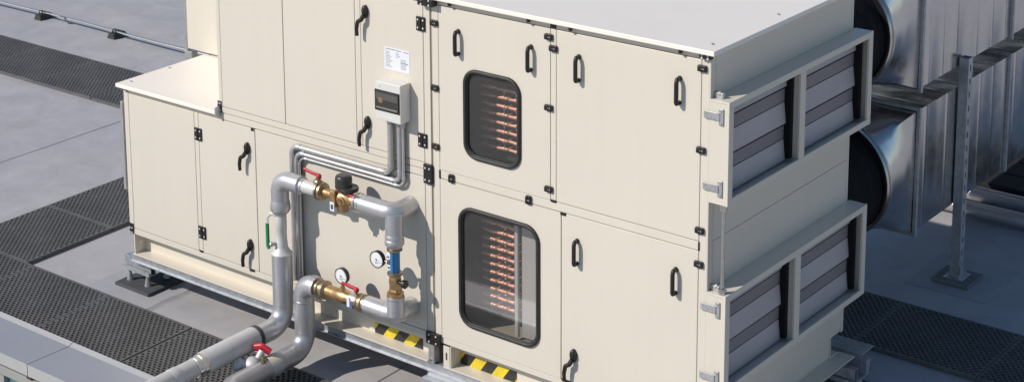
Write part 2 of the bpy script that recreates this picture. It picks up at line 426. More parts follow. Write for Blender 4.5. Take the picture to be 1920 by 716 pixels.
# dark gasket backing that shows in the panel joints
for d in ((.06, 1.79, .014, .018, -.765, .2725), (.06, 1.79, .014, .018, .2727, 1.27), (-2.66, -.03, .014, .018, -.77, .225), (-1.74, -.03, .014, .018, .29, 1.27)):
    pass
def solidback(x0, x1, z0, z1): pbox('gasket', GASKET, (x0, x1, .016, .03, z0, z1), 0)
solidback(-2.66, -.02, -.775, .245); solidback(-1.74, -.02, .275, 1.275)
solidback(.86, 1.80, .245, 1.275); solidback(.90, 1.80, -.775, .24)
g = MB().holed([(.03, .016, .24), (.859, .016, .24), (.859, .016, 1.275), (.03, .016, 1.275)], rr(.25, .625, .414, .92, .08, .016)[::-1], (0, .014, 0)); g.build('gasket', GASKET, U)
g = MB().holed([(.03, .016, -.775), (.899, .016, -.775), (.899, .016, .239), (.03, .016, .239)], rr(.205, .752, -.62, .091, .09, .016)[::-1], (0, .014, 0)); g.build('gasket', GASKET, U)
T = .0145
# right module frame
def rail(x0, x1, z0, z1): return pbox('frame_rail', CREAM, (x0, x1, 0, T, z0, z1), .0022)
def post(x0, x1, z0, z1): return pbox('frame_post', CREAM, (x0, x1, -.001, T, z0, z1), .0022)
post(.0085, .0535, -.795, 1.303); post(1.779, XR, -.795, 1.303)
post(.838, .873, .2845, 1.262)
rail(.0555, 1.7775, .2315, .2795); rail(.0555, 1.7775, -.795, -.7605); rail(.0555, 1.7775, 1.266, 1.303)
# left modules frame
post(-2.684, -2.6405, -.795, .245); post(-2.0, -1.9645, -.752, .2085); post(-.0545, -.0085, -.795, 1.303)
rail(-2.639, -.0565, -.795, -.7555); rail(-2.639, -1.76, .2125, .245); rail(-1.758, -.0565, .2125, .2545)
rail(-1.758, -.0565, .2585, .2965); post(-1.76, -1.7305, .300, 1.303); post(-.5795, -.5385, .300, 1.262); rail(-1.729, -.0565, 1.266, 1.303)
# panels and doors
def panel(x0, x1, z0, z1, name='panel'):
    return MB().box(x0+.002, x1-.002, -.0015, .0158, z0+.002, z1-.002, .003).build(name, CREAM, U)
panel(-2.6385, -2.0015, -.7525, .2095)
doorB = panel(-1.963, -1.4475, -.7525, .2095, 'door')
panel(-1.4455, -.0565, -.7525, .2095)
panel(-1.7295, -1.1735, .2985, 1.264); panel(-1.1715, -.581, .2985, 1.264)
doorF = panel(-.537, -.0565, .2985, 1.264, 'door')
panel(.8745, 1.7775, .2815, 1.264, 'access_panel_unused') if False else None
doorUR = panel(.8745, 1.7775, .2815, 1.264, 'door')
doorLR = panel(.9095, 1.7775, -.7585, .2295, 'door')
def windoor(x0, x1, z0, z1, hole, r):
    m = MB(); O = [(x0, -.0015, z0), (x1, -.0015, z0), (x1, -.0015, z1), (x0, -.0015, z1)]
    m.holed(O, rr(*hole, r, -.0015)[::-1], (0, .0173, 0))
    d = m.build('door', CREAM, U, ang=20)
    hx0, hx1, hz0, hz1 = hole
    g = MB(); c = rr(hx0-.002, hx1+.002, hz0-.002, hz1+.002, r, -.006, 10)
    g.tube(c, .0125, 10, closed=True)
    g.tube(rr(hx0+.009, hx1-.009, hz0+.009, hz1-.009, r-.008, -.001, 10), .006, 8, closed=True)
    g.build('window_gasket', RUBBER, d, ang=80)
    p = MB(); lp = rr(hx0-.004, hx1+.004, hz0-.004, hz1+.004, r, .006)
    p.face(lp); p.build('window_pane', GLASS, d)
    return d
doorUL = windoor(.0575, .834, .2835, 1.262, (.250, .625, .414, .920), .082)
doorLL = windoor(.0575, .9055, -.7565, .2275, (.205, .752, -.620, .091), .088)
# interiors behind the two windows
def cavity(x0, x1, z0, z1, y1, name):
    m = MB(); y0 = .031
    q = [(x0, z0), (x1, z0), (x1, z1), (x0, z1)]
    F = [m.bm.verts.new((a, y0, b)) for a, b in q]; B = [m.bm.verts.new((a, y1, b)) for a, b in q]
    for k in range(4):
        f = m.bm.faces.new((F[k], F[(k+1) % 4], B[(k+1) % 4], B[k]))
        if k == 0: f.material_index = 1
    m.bm.faces.new(B)
    return m.build(name, [LINER, FLOORL], U, recalc=False)
cavity(.07, .83, .30, 1.1, .62, 'inner_liner'); cavity(.07, .895, -.68, .20, .62, 'inner_liner')
def coil(xs, z_top, n, plate):
    c = MB(); c.box(*plate).build
    co = c.build('cooling_coil', FINS, U)
    for k in range(n):
        z = z_top-.0505*k
        for (a, b) in xs:
            m = MB(); j = random.uniform(-.002, .002); q = random.uniform(-.0015, .0015)
            m.tube(fillet([(a, .20, z+j), (a, .150, z+j), (b, .150, z-j), (b, .20, z-j)], .013, 4), .0102, 10)
            m.lathe((b-.030+q, .150, z-j), (1, 0, 0), [(-.009, .0106), (-.007, .0132), (.007, .0132), (.009, .0106)], 12)
            m.build('copper_bend', COPPER, co)
    b = MB()
    for k in range(0, n, 2):
        b.tube([(.228, .17, z_top-.025-.0505*k), (.228, .2, z_top-.025-.0505*k)], .010, 10)
        for (a, bb) in xs[:2]: b.tube([(a+.045, .165, z_top-.027-.0505*k), (a+.045, .2, z_top-.027-.0505*k)], .006, 8)
    b.build('bolt_row', STEEL, co)
    return co
coil(((.352, .4375), (.4395, .5245), (.5265, .61), (.245, .345)), .794, 8, (.10, .80, .197, .23, .36, 1.0))
coil(((.354, .427), (.429, .502), (.245, .347)), -.025, 11, (.10, .51, .197, .23, -.62, .16))
m = MB(); m.box(.509, .532, .105, .125, -.66, .19, .002); m.box(.545, .9, .128, .135, -.66, .19); m.build('baffle_plate', mat('baffle_paint', (.50, .49, .47), .45, metal=.1, var=.05), U)

# handles
def bridge(x, zt, zb, d):
    m = MB()
    m.tube(fillet([(x, .0, zt-.004), (x, -.030, zt-.004), (x, -.037, zt-.024), (x, -.037, zb+.012), (x, -.034, zb+.002), (x, 0, zb+.002)], .006, 4), [.0105]*2+[.0105]*400 if False else .0118, 10)
    m.sphere((x, -.004, zt-.004), .015, 1, .6, 1, 10); m.sphere((x, -.004, zb+.002), .0125, 1, .6, 1, 10)
    m.build('handle', BLACKP, d, ang=60)
for x, z, d in ((.203, 1.14, doorUL), (.708, 1.141, doorUL), (1.0245, 1.143, doorUR), (1.65, 1.143, doorUR), (1.0175, .095, doorLR), (1.644, .097, doorLR)):
    bridge(x, z, z-.136, d)
def lever(x, zt, d):
    m = MB()
    lp = [(x+.021*math.cos(a)*(1 if math.sin(a) > 0 else .95), 0, zt-.035+.040*math.sin(a)) for a in [2*math.pi*k/18 for k in range(18)]]
    m.prism(lp, (0, -.018, 0)); m.sphere((x, -.018, zt-.03), .021, .95, .55, 1.6, 12)
    path = fillet([(x, -.022, zt-.055), (x-.012, -.034, zt-.082), (x-.034, -.040, zt-.095), (x-.041, -.042, zt-.14), (x-.040, -.040, zt-.18)], .015, 4)
    k = len(path); m.tube(path, [.014-.003*i/k for i in range(k)], 10)
    m.build('lever_handle', BLACKP, d, ang=60)
lever(-.490, 1.172, doorF); lever(-.488, .490, doorF); lever(-1.512, .104, doorB); lever(-1.514, -.548, doorB); lever(.998, -.553, doorLR)
def hinge(x, z, w, h, p, n4=True, nm='hinge'):
    m = MB(); m.box(x-w/2, x+w/2, -.0105, -.001, z-h/2, z+h/2, .003)
    m.tube([(x, -.010, z-h/2+.002), (x, -.010, z+h/2-.002)], .006, 10)
    m.m(1)
    for sx in (-.3, .3):
        for sz in (-.28, .28): m.lathe((x+w*sx, -.010, z+h*sz), (0, -1, 0), [(0, .0062), (.002, .0055)], 10)
    return m.build(nm, [BLACKP, SCREW], p)
hinge(-1.9635, .066, .066, .085, doorB); hinge(-1.961, -.612, .066, .085, doorB)
hinge(-.070, 1.134, .064, .085, doorF); hinge(-.068, .434, .066, .085, doorF)
def clamp(x, z, p, w=.050, h=.036):
    m = MB(); m.box(x-w/2, x+w/2, -.016, -.001, z-h/2, z+h/2, .005)
    m.box(x-w/2, x-w*.05, -.021, -.002, z-h*.42, z+h*.42, .004)
    m.m(1)
    for q in (-.06, .2): m.lathe((x+w*q, -.016, z), (0, -1, 0), [(0, .0045), (.003, .004)], 8)
    m.build('door_clamp', [BLACKP, ZINC], p, ang=50)
for z in (1.157, .772, .419): clamp(.031, z, doorUL)
for z in (1.216, .815, .347): clamp(.830, z, doorUL)
clamp(.861, 1.156, doorUR)
for z in (1.218, .782, .346): clamp(1.785, z, doorUR)
clamp(1.783, .160, doorLR)
clamp(.145, .250, doorLL, .034, .052); clamp(.692, .251, doorLL, .034, .052)
for (x, z, w, h) in ((-1.466, .203, .022, .02), (-1.981, -.748, .03, .012), (-1.507, -.757, .035, .012), (.857, .283, .034, .014), (.923, .224, .036, .016), (.945, -.757, .06, .016), (.856, 1.284, .036, .03), (-2.662, -.757+.01, .036, .05), (.055, .255, .008, .05), (1.7785, .256, .008, .048)):
    MB().box(x-w/2, x+w/2, -.006, .004, z-h/2, z+h/2, .001).build('corner_plug', BLACKP, U)
# black joining brackets
def bracket(x0, x1, z0, z1, y=-.02):
    m = MB(); m.box(x0, x1, y, -.001, z0, z1, .004); m.m(1)
    for fx in (.25, .75):
        for fz in (.2, .8): m.lathe((x0+(x1-x0)*fx, y, z0+(z1-z0)*fz), (0, -1, 0), [(0, .006), (.003, .0055)], 8)
    m.build('joining_bracket', [BLACKP, SCREW], U)
bracket(-.056, .006, .180, .300); bracket(-.052, .052, -.815, -.742, -.024); bracket(-.062, .052, 1.258, 1.303, -.046); bracket(-1.772, -1.737, .262, .335, -.008)
bracket(1.775, 1.845, 1.276, 1.303, -.03); bracket(-2.684, -2.645, -.795, -.742, -.008); bracket(-2.672, -2.645, .222, .252, -.012)
# centre joint strip between the two modules; its tan has part shadow mixed in
pbox('joint_strip', mat('joint_half_shade', (.42, .36, .28), .6), (-.0085, .0085, .008, .03, -.79, 1.30), 0)

# roofs
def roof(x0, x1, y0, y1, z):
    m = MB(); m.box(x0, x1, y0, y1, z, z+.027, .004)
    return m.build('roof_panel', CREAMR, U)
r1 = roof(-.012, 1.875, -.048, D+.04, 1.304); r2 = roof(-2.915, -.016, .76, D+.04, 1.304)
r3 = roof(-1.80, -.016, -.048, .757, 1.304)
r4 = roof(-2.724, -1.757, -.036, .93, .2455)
for x in (.157, .704, .982, 1.663):
    m = MB(); m.lathe((x, -.022, 1.292), (0, 0, 1), [(-.012, .010), (0, .013), (.012, .013)], 10)
    m.build('roof_clip', BLACKP, U)
for x, y, z in ((1.80, .06, 1.331), (1.80, .75, 1.331), (1.80, 1.4, 1.331), (.1, .06, 1.331), (-2.66, .05, .2725), (-2.68, .42, .2725), (-2.68, .8, .2725)):
    MB().lathe((x, y, z), (0, 0, 1), [(0, .010), (.003, .010), (.007, .006)], 10).build('roof_screw', ZINC, U)
m = MB(); m.box(-1.763, -1.748, -.045, .012, .235, .30, .006); m.build('roof_end_cap', ZINC, U)
# rear upper casing, left end fittings
pbox('panel', CREAM, (-2.886, -1.77, .79, .806, .288, 1.302), .003)
m = MB(); m.tube([(-2.915, .815, .25), (-2.915, .815, 1.33)], .016, 12); m.box(-2.935, -2.86, .80, .86, .205, .262, .004); m.build('drain_pipe', CONDUIT, U)
m = MB(); m.box(-2.745, -2.722, .015, .15, -.50, .13, .003); m.box(-2.722, -2.684, .03, .14, -.48, .11, .003); m.build('end_louvre', CONDUIT, U)

# right hand wall details
pbox('side_panel', CREAM, (XR-.003, XR+.0035, .052, D-.03, .282, 1.301), .001)
pbox('side_panel', CREAM, (XR-.003, XR+.0035, .052, D-.03, -.7685, .2785), .001)
pbox('side_post', CREAM, (XR-.003, XR+.0045, .0, .048, -.795, 1.302), .002)
pbox('side_post', CREAM, (XR-.003, XR+.0045, D-.028, D, -.795, 1.302), .002)

# louvre hoods
def hood(zt):
    y0, y1, x1 = -.004, 1.618, 1.94; zb = zt-.553
    m = MB(); t = .035
    m.box(XR+.004, x1, y0, y1, zt-.012, zt, .0015)                    # top plate
    m.box(XR+.004, x1, y0, y1, zb, zb+.012, .0015)
    m.box(XR+.004, x1, y0, y0+.012, zb+.0125, zt-.0125)
    m.box(XR+.004, x1, y1-.012, y1, zb+.0125, zt-.0125)
    # face frame
    m.box(x1-.012, x1+.003, y0-.001, y1+.001, zt-.034, zt+.001, .0015); m.box(x1-.012, x1+.003, y0-.001, y1+.001, zb-.001, zb+.034, .0015)
    for a, b in ((y0-.001, y0+.046), (.755, .815), (y1-.046, y1+.001)): m.box(x1-.012, x1+.0028, a, b, zb+.0345, zt-.0345, .0015)
    m.box(XR+.02, x1-.0125, .765, .805, zb+.013, zt-.013)
    h = m.build('louvre_hood', CREAM, U)
    for a, b in ((y0+.047, .754), (.816, y1-.047)):
        z = zb+.028
        k = 0
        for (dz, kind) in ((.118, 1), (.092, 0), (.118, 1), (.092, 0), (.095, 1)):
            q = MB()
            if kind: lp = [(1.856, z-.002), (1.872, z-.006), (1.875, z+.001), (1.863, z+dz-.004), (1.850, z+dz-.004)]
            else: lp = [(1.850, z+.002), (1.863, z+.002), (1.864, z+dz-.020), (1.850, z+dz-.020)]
            q.prism([(x, a+.006, zz) for x, zz in lp], (0, b-a-.036, 0)); q.build('louvre_blade', GREYM if kind else GREYSHADE, h, ang=20)
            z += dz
        MB().box(1.846, 1.902, b-.028, b, zb+.036, zt-.036).build('louvre_gap_shade', GAPSHADE, h)  # solid block painted as the dark gap beside the blade ends
        q = MB(); q.box(1.838, 1.843, a-.02, b+.02, zb+.014, zt-.014); q.build('louvre_back', GAPSHADE, h)
    for z in (zt-.082, zt-.466):
        q = MB(); q.box(1.885, 1.912, -.012, -.0045, z-.045, z+.045, .003); q.box(1.800, 1.890, -.0135, -.0065, z-.020, z+.020, .002)
        q.tube([(1.889, -.012, z-.022), (1.889, -.012, z+.022)], .006, 10)
        for (px, pz) in ((1.9, z+.032), (1.9, z-.032), (1.815, z+.008), (1.84, z-.006)): q.lathe((px, -.012, pz), (0, -1, 0), [(0, .005), (.004, .004)], 8)
        q.build('strap_hinge', ZINC, h)
    q = MB(); q.box(1.832, 1.885, .03, .05, zt, zt+.03, .003); q.tube([(1.862, .05, zt+.006), (1.862, .03, zt+.03)], .009, 8); q.build('stay_bracket', ZINC, h)
    return h
h1 = hood(1.064); h2 = hood(.019)
m = MB(); m.tube([(1.906, .02, .036), (1.906, .02, .50)], .011, 14); m.lathe((1.906, .02, .02), (0, 0, 1), [(0, .018), (.03, .018), (.034, .012)], 12); m.box(1.890, 1.925, .01, .034, .47, .51, .003); m.build('stay_rod', STEEL, U)

# base frames
def baseframe(x0, x1, left):
    m = MB(); zt, zb = -.797, -.947
    m.box(x0, x1, -.006, .095, zb, zb+.009, .001); m.box(x0, x1, .012, .095, zt-.008, zt, .001); m.box(x0, x1, .090, .100, zb+.0095, zt-.0085)
    m.box(x0, x1, D-.1, D, zb, zb+.009); m.box(x0, x1, D-.1, D-.09, zb+.0095, zt)
    return m
m = baseframe(-2.660, -.055, True); m.box(-2.648, -2.640, .0, .0895, -.9375, -.8055); m.box(-2.66, -2.65, .101, D-.101, -.947, -.797)
m.build('base_frame', CREAM, U)
m = baseframe(.066, 1.80, False); m.box(1.784, 1.794, .101, D-.101, -.947, -.797)
m.box(1.795, 1.90, .10, D+.02, -.951, -.9435)
m.box(.066, .112, -.004, .002, -.9375, -.8055, .001); m.box(.112, .1195, .0, .0895, -.9375, -.8055)
m.build('base_frame', CREAM, U)
m = MB(); m.tube([(-2.639, .045, -.865), (-2.636, .045, -.865)], .015, 12); m.build('base_hole', WHITE, U)
m = MB(); lp = [(.089+.006*math.cos(a), -.0042, -.868+(.018 if math.sin(a) > 0 else -.018)+.006*math.sin(a)) for a in [2*math.pi*k/16+.01 for k in range(16)]]; m.prism(lp, (0, -.001, 0)); m.build('base_slot', GASKET, U)
m = MB(); m.box(-.050, -.006, -.004, .05, -.945, -.800, .003); m.build('lifting_lug', ZINC, U)
m = MB(); m.lathe((-.075, .09, -.905), (0, -1, 0), [(0, .022), (.008, .022), (.009, .014), (.035, .013), (.036, .008), (.05, .008)], 8); m.box(-.10, -.05, .08, .089, -.942, -.86, .002)
m.lathe((-.03, -.004, -.925), (0, -1, 0), [(0, .008), (.006, .007)], 8); m.lathe((-.03, -.004, -.82), (0, -1, 0), [(0, .008), (.006, .007)], 8); m.build('frame_bolt', STEEL, U)
# hazard tape on the web of the base frame
def tape(x0, x1, z0, z1, first):
    m = MB(); y = .0885; w = .082; sl = .05; n = int((x1-x0)/w)+3; k = 0
    for i in range(-1, n):
        a = x0+i*w-sl*.3; b = a+w
        poly = [(a, z0), (b, z0), (b+sl, z1), (a+sl, z1)]
        def clip(P, X, keep):
            o = []
            for q in range(len(P)):
                p, r = P[q], P[(q+1) % len(P)]
                ip, ir = keep(p[0]), keep(r[0])
                if ip: o.append(p)
                if ip != ir:
                    t = (X-p[0])/(r[0]-p[0]); o.append((X, p[1]+t*(r[1]-p[1])))
            return o
        poly = clip(poly, x0, lambda x: x >= x0)
        if len(poly) > 2: poly = clip(poly, x1, lambda x: x <= x1)
        if len(poly) > 2:
            f = m.bm.faces.new([m.bm.verts.new((px, y, pz)) for px, pz in poly]); f.material_index = (i+first) % 2
    return m.build('hazard_tape', [YELLOW, TBLACK], U)
tape(-.549, -.165, -.937, -.868, 1); tape(.121, .535, -.937, -.866, 1)

# nameplate with unreadable printed lines
m = MB(); m.box(-.352, -.160, -.0030, -.0016, .815, .950); lb = m.build('data_label', WHITE, U)
m = MB(); y = -.0034
def ln(x0, x1, z, h): m.box(x0, x1, y, y+.0003, z-h/2, z+h/2)
ln(-.342, -.265, .940, .005); ln(-.262, -.225, .939, .005); ln(-.205, -.168, .938, .005)
for k in range(11):
    ln(-.342, -.300+random.uniform(-.014, .014), .924-.009*k, .003)
    if k < 4: ln(-.262, -.238+random.uniform(-.008, .01), .925-.009*k, .003)
    if k > 3: ln(-.228, -.180+random.uniform(-.012, .01), .924-.009*k, .0032 if k != 6 else .006)
m.build('printed_lines', mat('faint_print', (.27, .27, .31), .6), lb)

# small electrical enclosure
e = MB(); e.box(-.347, -.157, -.094, -.002, .531, .766, .006); eb = e.build('electrical_box', BOXG, U)
m = MB(); m.box(-.352, -.163, -.0975, -.0935, .590, .717, .002); m.build('box_window_frame', BLACKP, eb)
m = MB(); m.box(-.345, -.170, -.1030, -.0976, .598, .710, .002); m.build('box_window', CLEAR, eb)
m = MB(); m.box(-.340, -.175, -.1005, -.0978, .660, .700); m.build('breaker_row', mat('breaker_grey', (.16, .15, .145), .5), eb)
m = MB(); m.lathe((-.305, -.098, .655), (0, -1, 0), [(0, .019), (.003, .017), (.0045, .012)], 14); m.build('indicator', mat('amber', (.55, .3, .14), .4), eb)
m = MB()
for k in range(12): m.box(-.335+k*.013, -.326+k*.013, -.1006, -.0978, .606, .614)
m.build('terminal_marks', BOXG, eb)
m = MB(); m.lathe((-.320, -.094, .742), (0, -1, 0), [(0, .010), (.002, .009)], 12); m.box(-.337, -.18, -.0945, -.0935, .582, .586); m.box(-.30, -.21, -.0955, -.0935, .548, .556, .0005); m.build('box_trim', BOXG, eb)
for x in (-.296, -.228, -.196): MB().lathe((x, -.03, .531), (0, 0, -1), [(0, .02), (.022, .02), (.026, .016), (.04, .016)], 12).build('cable_gland', ZINC, eb)

# ------------------------------------------------------------------ conduits on the wall
def conduit(xr, zh, xl, r, label, zend):
    m = MB(); y = -.028
    m.tube(fillet([(xr, y, .495), (xr, y, zh), (xl, y, zh), (xl, y, zend)], [.05+.035*0, .055], 8), r, 14)
    for p, d in (((xr, y, zh+.06), (0, 0, 1)), ((xr-.06, y, zh), (1, 0, 0)), ((xl+.06, y, zh), (1, 0, 0))):
        m.lathe(p, d, [(-.012, r+.0025), (.012, r+.0025)], 14)
    tag(m.build('conduit', CONDUIT, ang=50), label, 'conduit', 'conduits from the electrical box')
conduit(-.296, .186, -1.100, .0175, 'outermost of the grey conduits, running highest from the electrical box', -.70)
conduit(-.226, .149, -1.064, .0155, 'middle grey conduit bent below the electrical box, between two others', -.70)
conduit(-.1985, .123, -1.040, .0085, 'innermost of the grey conduits, running lowest below the electrical box', -.70)

# ------------------------------------------------------------------ pipework
P = thing('pipework', (-.63, -.16, GZ), 'silver insulated pipe loop with brass valves, blue flow meter and gauges on the cream wall', 'pipes')
Y = -.16
def pipe(pts, r, mt=INSUL, rad=.085, name='insulated_pipe', n=24):
    m = MB(); m.tube(fillet(pts, rad, 10) if len(pts) > 2 else pts, r, n); return m.build(name, mt, P, ang=60)
def ring(o, ax, prof, mt, name, parent=None, n=26): return MB().lathe(o, ax, prof, n).build(name, mt, parent or P, ang=40)
X1, X2, XV, ZU, ZL = -1.086, -.906, -.165, .012, -.620
ZF1, ZF2 = -.94, -1.055
# supply: from below, up, elbow to the right
pipe([(X1, -.86, ZF1), (X1, Y, ZF1), (X1, Y, -.475)], .0645, rad=.12)
ring((X1, -.41, ZF1), (0, 1, 0), [(-.014, .065), (-.012, .0735), (.012, .0735), (.014, .065)], PAD, 'pipe_band')
ring((X1, -.862, ZF1), (0, 1, 0), [(0, .0700), (.004, .0712), (.434, .0712), (.438, .066)], INSUL2, 'pipe_cladding', n=32)
ring((X1, -.862, ZF1), (0, -1, 0), [(0.001, .0685), (.012, .068), (.03, .066), (.034, .060), (.045, .059), (.048, .063), (.07, .062), (.075, .055)], STEEL, 'pipe_band')
pipe([(X1, -.90, ZF1), (X1, -1.44, ZF1), (X1, -1.44, -1.9)], .057, INSUL2, .07)
ring((X1, -1.06, ZF1), (0, -1, 0), [(0, .058), (.01, .0605), (.06, .0605), (.065, .058)], INSUL2, 'pipe_wrap')
m = MB(); m.box(X1-.05, X1-.03, -.62, -.60, ZF1+.043, ZF1+.05); m.build('wrap_mark', INKM, P)
ring((X1, Y, -.475), (0, 0, 1), [(-.004, .066), (.004, .0665), (.010, .060), (.030, .046), (.05, .037)], INSUL2, 'pipe_collar')
bv = MB().lathe((X1, Y, -.455), (0, 0, 1), [(0, .040), (.06, .038), (.064, .0355), (.14, .035), (.146, .0365), (.235, .036), (.24, .034), (.27, .034)], 24).build('ball_valve', INSUL2, P, ang=45)
m = MB(); m.tube([(X1-.01, Y-.03, -.405), (X1-.028, Y-.058, -.405)], .0125, 12); m.sphere((X1-.028, Y-.06, -.405), .0155); m.build('valve_spindle', ZINC, bv)
m = MB(); m.tube(fillet([(X1+.03, Y-.036, -.205), (X1-.045, Y-.045, -.215), (X1-.072, Y-.045, -.245), (X1-.074, Y-.045, -.285)], .015, 4), .010, 10, sq=(.5, 1)); m.build('valve_lever', INSUL2, bv)
m = MB(); m.tube(fillet([(X1-.074, Y-.045, -.283), (X1-.073, Y-.045, -.43), (X1-.062, Y-.045, -.448)], .01, 3), .0135, 12, sq=(.7, 1)); m.build('lever_grip', GREEN, bv)
pipe([(X1, Y, -.155), (X1, Y, ZU), (-.905, Y, ZU)], .0565, rad=.078)
ring((X1, Y, -.215), (0, 0, 1), [(0, .040), (.012, .054), (.03, .0635), (.055, .063), (.085, .058), (.09, .0565)], INSUL, 'pipe_collar')
ring((-.905, Y, ZU), (1, 0, 0), [(-.004, .0575), (.004, .058), (.010, .052), (.014, .046), (.03, .046)], ZINC, 'pipe_collar')
ring((-.885, Y, ZU), (1, 0, 0), [(0, .0425), (.125, .0415)], INSUL2, 'steel_pipe')
ring((-.762, Y, ZU), (1, 0, 0), [(0, .048), (.006, .0595), (.018, .0595), (.02, .050), (.028, .050), (.03, .057), (.044, .055), (.05, .040)], BRASSD, 'flange', n=20)
# mixing valve
mv = MB().lathe((-.715, Y, ZU), (1, 0, 0), [(0, .028), (.07, .028), (.09, .034), (.11, .050), (.17, .053), (.20, .050), (.22, .036), (.245, .034), (.25, .040), (.27, .040), (.275, .032), (.32, .031)], 22)
mv.lathe((-.565, Y, ZU), (0, 0, 1), [(-.085, .02), (-.083, .036), (-.05, .038), (.0, .04), (.05, .035), (.075, .03)], 16)
mv.lathe((-.535, Y, ZU), (0, -1, 0), [(0, .03), (.055, .028), (.058, .018), (.068, .016)], 14)
mv.box(-.615, -.575, Y-.062, Y-.03, ZU-.05, ZU+.052, .004)
mv = mv.build('mixing_valve', BRASS, P, ang=35)
m = MB(); m.box(-.612, -.578, Y-.0645, Y-.0625, ZU-.072, ZU-.015, .0005); m.build('valve_label', WHITE, mv)
m = MB(); m.box(-.605, -.585, Y-.0652, Y-.0646, ZU-.060, ZU-.030); m.build('printed_lines', INKM, mv)
m = MB(); m.lathe((-.555, Y, .075), (0, 0, 1), [(0, .045), (.004, .052), (.058, .052), (.070, .050), (.079, .044), (.084, .034), (.086, .02)], 28)
m.lathe((-.528, Y+.01, .058), (0, 0, 1), [(0, .050), (.005, .062), (.02, .064), (.028, .060), (.032, .05)], 28); m.build('actuator_cap', mat('cap_plastic', (.038, .036, .034), .34, var=.2, scale=30), mv, ang=40)
m = MB(); m.tube([(-.765, Y, ZU+.03), (-.765, Y, ZU+.085)], .011, 10); m.sphere((-.765, Y, ZU+.052), .026, 1.2, 1, .8); m.build('valve_stem', BRASSD, mv)
m = MB(); k = fillet([(-.748, Y, ZU+.078), (-.750, Y-.004, ZU+.098), (-.80, Y-.01, ZU+.105), (-.862, Y-.015, ZU+.118)], .012, 4); m.tube(k, .0125, 10, sq=(.7, 1)); m.sphere((-.752, Y-.003, ZU+.092), .017); m.build('red_lever', RED, mv, ang=60)
m = MB(); m.tube(fillet([(-.53, Y-.03, ZU+.055), (-.48, Y-.02, ZU+.040), (-.415, Y-.01, ZU+.034)], .02, 3), .016, 10, sq=(1, .55)); m.build('red_lever', RED, mv, ang=60)
ring((-.452, Y, ZU), (1, 0, 0), [(0, .046), (.004, .060), (.016, .061), (.019, .052), (.027, .052), (.03, .058), (.044, .057), (.05, .048)], STEEL, 'flange', n=16)
# upper right corner: into the wall and down
pipe([(-.405, Y, ZU), (XV, Y, ZU), (XV, .014, ZU)], .0555, rad=.062)
pipe([(XV, Y, ZU-.0), (XV, Y, -.135)], .0535)
ring((XV, -.012, ZU), (0, 1, 0), [(-.01, .057), (0, .0585), (.009, .0585)], ZINC, 'wall_collar')
ring((XV, Y, -.195), (0, 0, 1), [(0, .046), (.012, .052), (.02, .0585), (.045, .0585), (.05, .055), (.072, .0575), (.08, .0535)], INSUL, 'pipe_collar')
ring((XV, Y, -.218), (0, 0, 1), [(0, .040), (.003, .047), (.012, .047), (.014, .042), (.02, .046), (.026, .045)], BRASSD, 'flange', n=18)
fm = MB().lathe((XV, Y, -.352), (0, 0, 1), [(0, .031), (.134, .031)], 24); fm.box(XV-.014, XV+.014, Y-.036, Y-.02, -.345, -.225, .004); fm = fm.build('flow_meter', BLUE, P, ang=35)
m = MB(); m.box(XV-.032, XV-.004, Y-.0378, Y-.0362, -.262, -.226, .0004); m.box(XV-.026, XV-.004, Y-.0378, Y-.0362, -.332, -.300, .0004); m.build('meter_label', WHITE, fm)
m = MB(); m.box(XV-.028, XV-.010, Y-.0386, Y-.0379, -.256, -.246); m.box(XV-.022, XV-.008, Y-.0386, Y-.0379, -.324, -.310); m.box(XV-.030, XV-.010, Y-.0375, Y-.036, -.297, -.272, .001); m.build('meter_scale', INKM, fm)
ring((XV, Y, -.372), (0, 0, 1), [(0, .030), (.004, .044), (.008, .047), (.018, .047), (.022, .040)], BRASSD, 'flange', n=18)
cv = MB().lathe((XV, Y, -.475), (0, 0, 1), [(0, .040), (.012, .041), (.02, .036), (.05, .035), (.06, .038), (.085, .036), (.105, .030)], 8).build('check_valve', BRASS, P, ang=25)
m = MB(); m.tube([(XV+.03, Y, -.41), (XV+.06, Y, -.41)], .012, 10); m.lathe((XV+.055, Y, -.41), (1, 0, 0), [(0, .018), (.006, .026), (.026, .026), (.032, .02)], 14); m.build('valve_knob', BLACKP, cv)
ring((XV, Y, -.502), (0, 0, 1), [(0, .049), (.01, .051), (.022, .050), (.026, .042)], BRASS, 'flange', n=20)
pipe([(XV, Y, -.50), (XV, Y, ZL)], .054); ring((XV, Y, -.520), (0, 0, 1), [(0, .054), (.003, .0555), (.014, .0555), (.017, .050)], INSUL, 'pipe_collar')
pipe([(-.385, Y, ZL), (XV, Y, ZL), (XV, .014, ZL)], .0555, rad=.06)
ring((XV, -.012, ZL), (0, 1, 0), [(-.01, .0565), (0, .058), (.009, .058)], ZINC, 'wall_collar')
# return: lower left elbow, down and forward
pipe([(-.79, Y, ZL), (X2, Y, ZL), (X2, Y, ZF2), (X2, -.86, ZF2), (.9, -.86, ZF2)], .064, rad=[.085, .12, .09])
ring((X2, Y, -.735), (0, 0, 1), [(0, .0642), (.002, .0656), (.006, .0656), (.008, .0642)], STEEL, 'pipe_band')
ring((X2, -.43, ZF2), (0, 1, 0), [(-.075, .0645), (-.07, .066), (.0, .066), (.004, .067), (.012, .067), (.014, .0645)], INSUL2, 'pipe_wrap')
m = MB()
rws = []
for i in range(7):
    a = R(-50+16*i); rws.append([m.bm.verts.new((X2+0.0668*math.sin(a), -.50+.012*math.sin(i*1.7)+(.062+.01*math.cos(i*2.1))*j, ZF2+0.0668*math.cos(a))) for j in (0, 1)])
for A, B in zip(rws, rws[1:]): m.bm.faces.new((A[0], A[1], B[1], B[0]))
m.build('torn_wrap', YELB, P, ang=60)
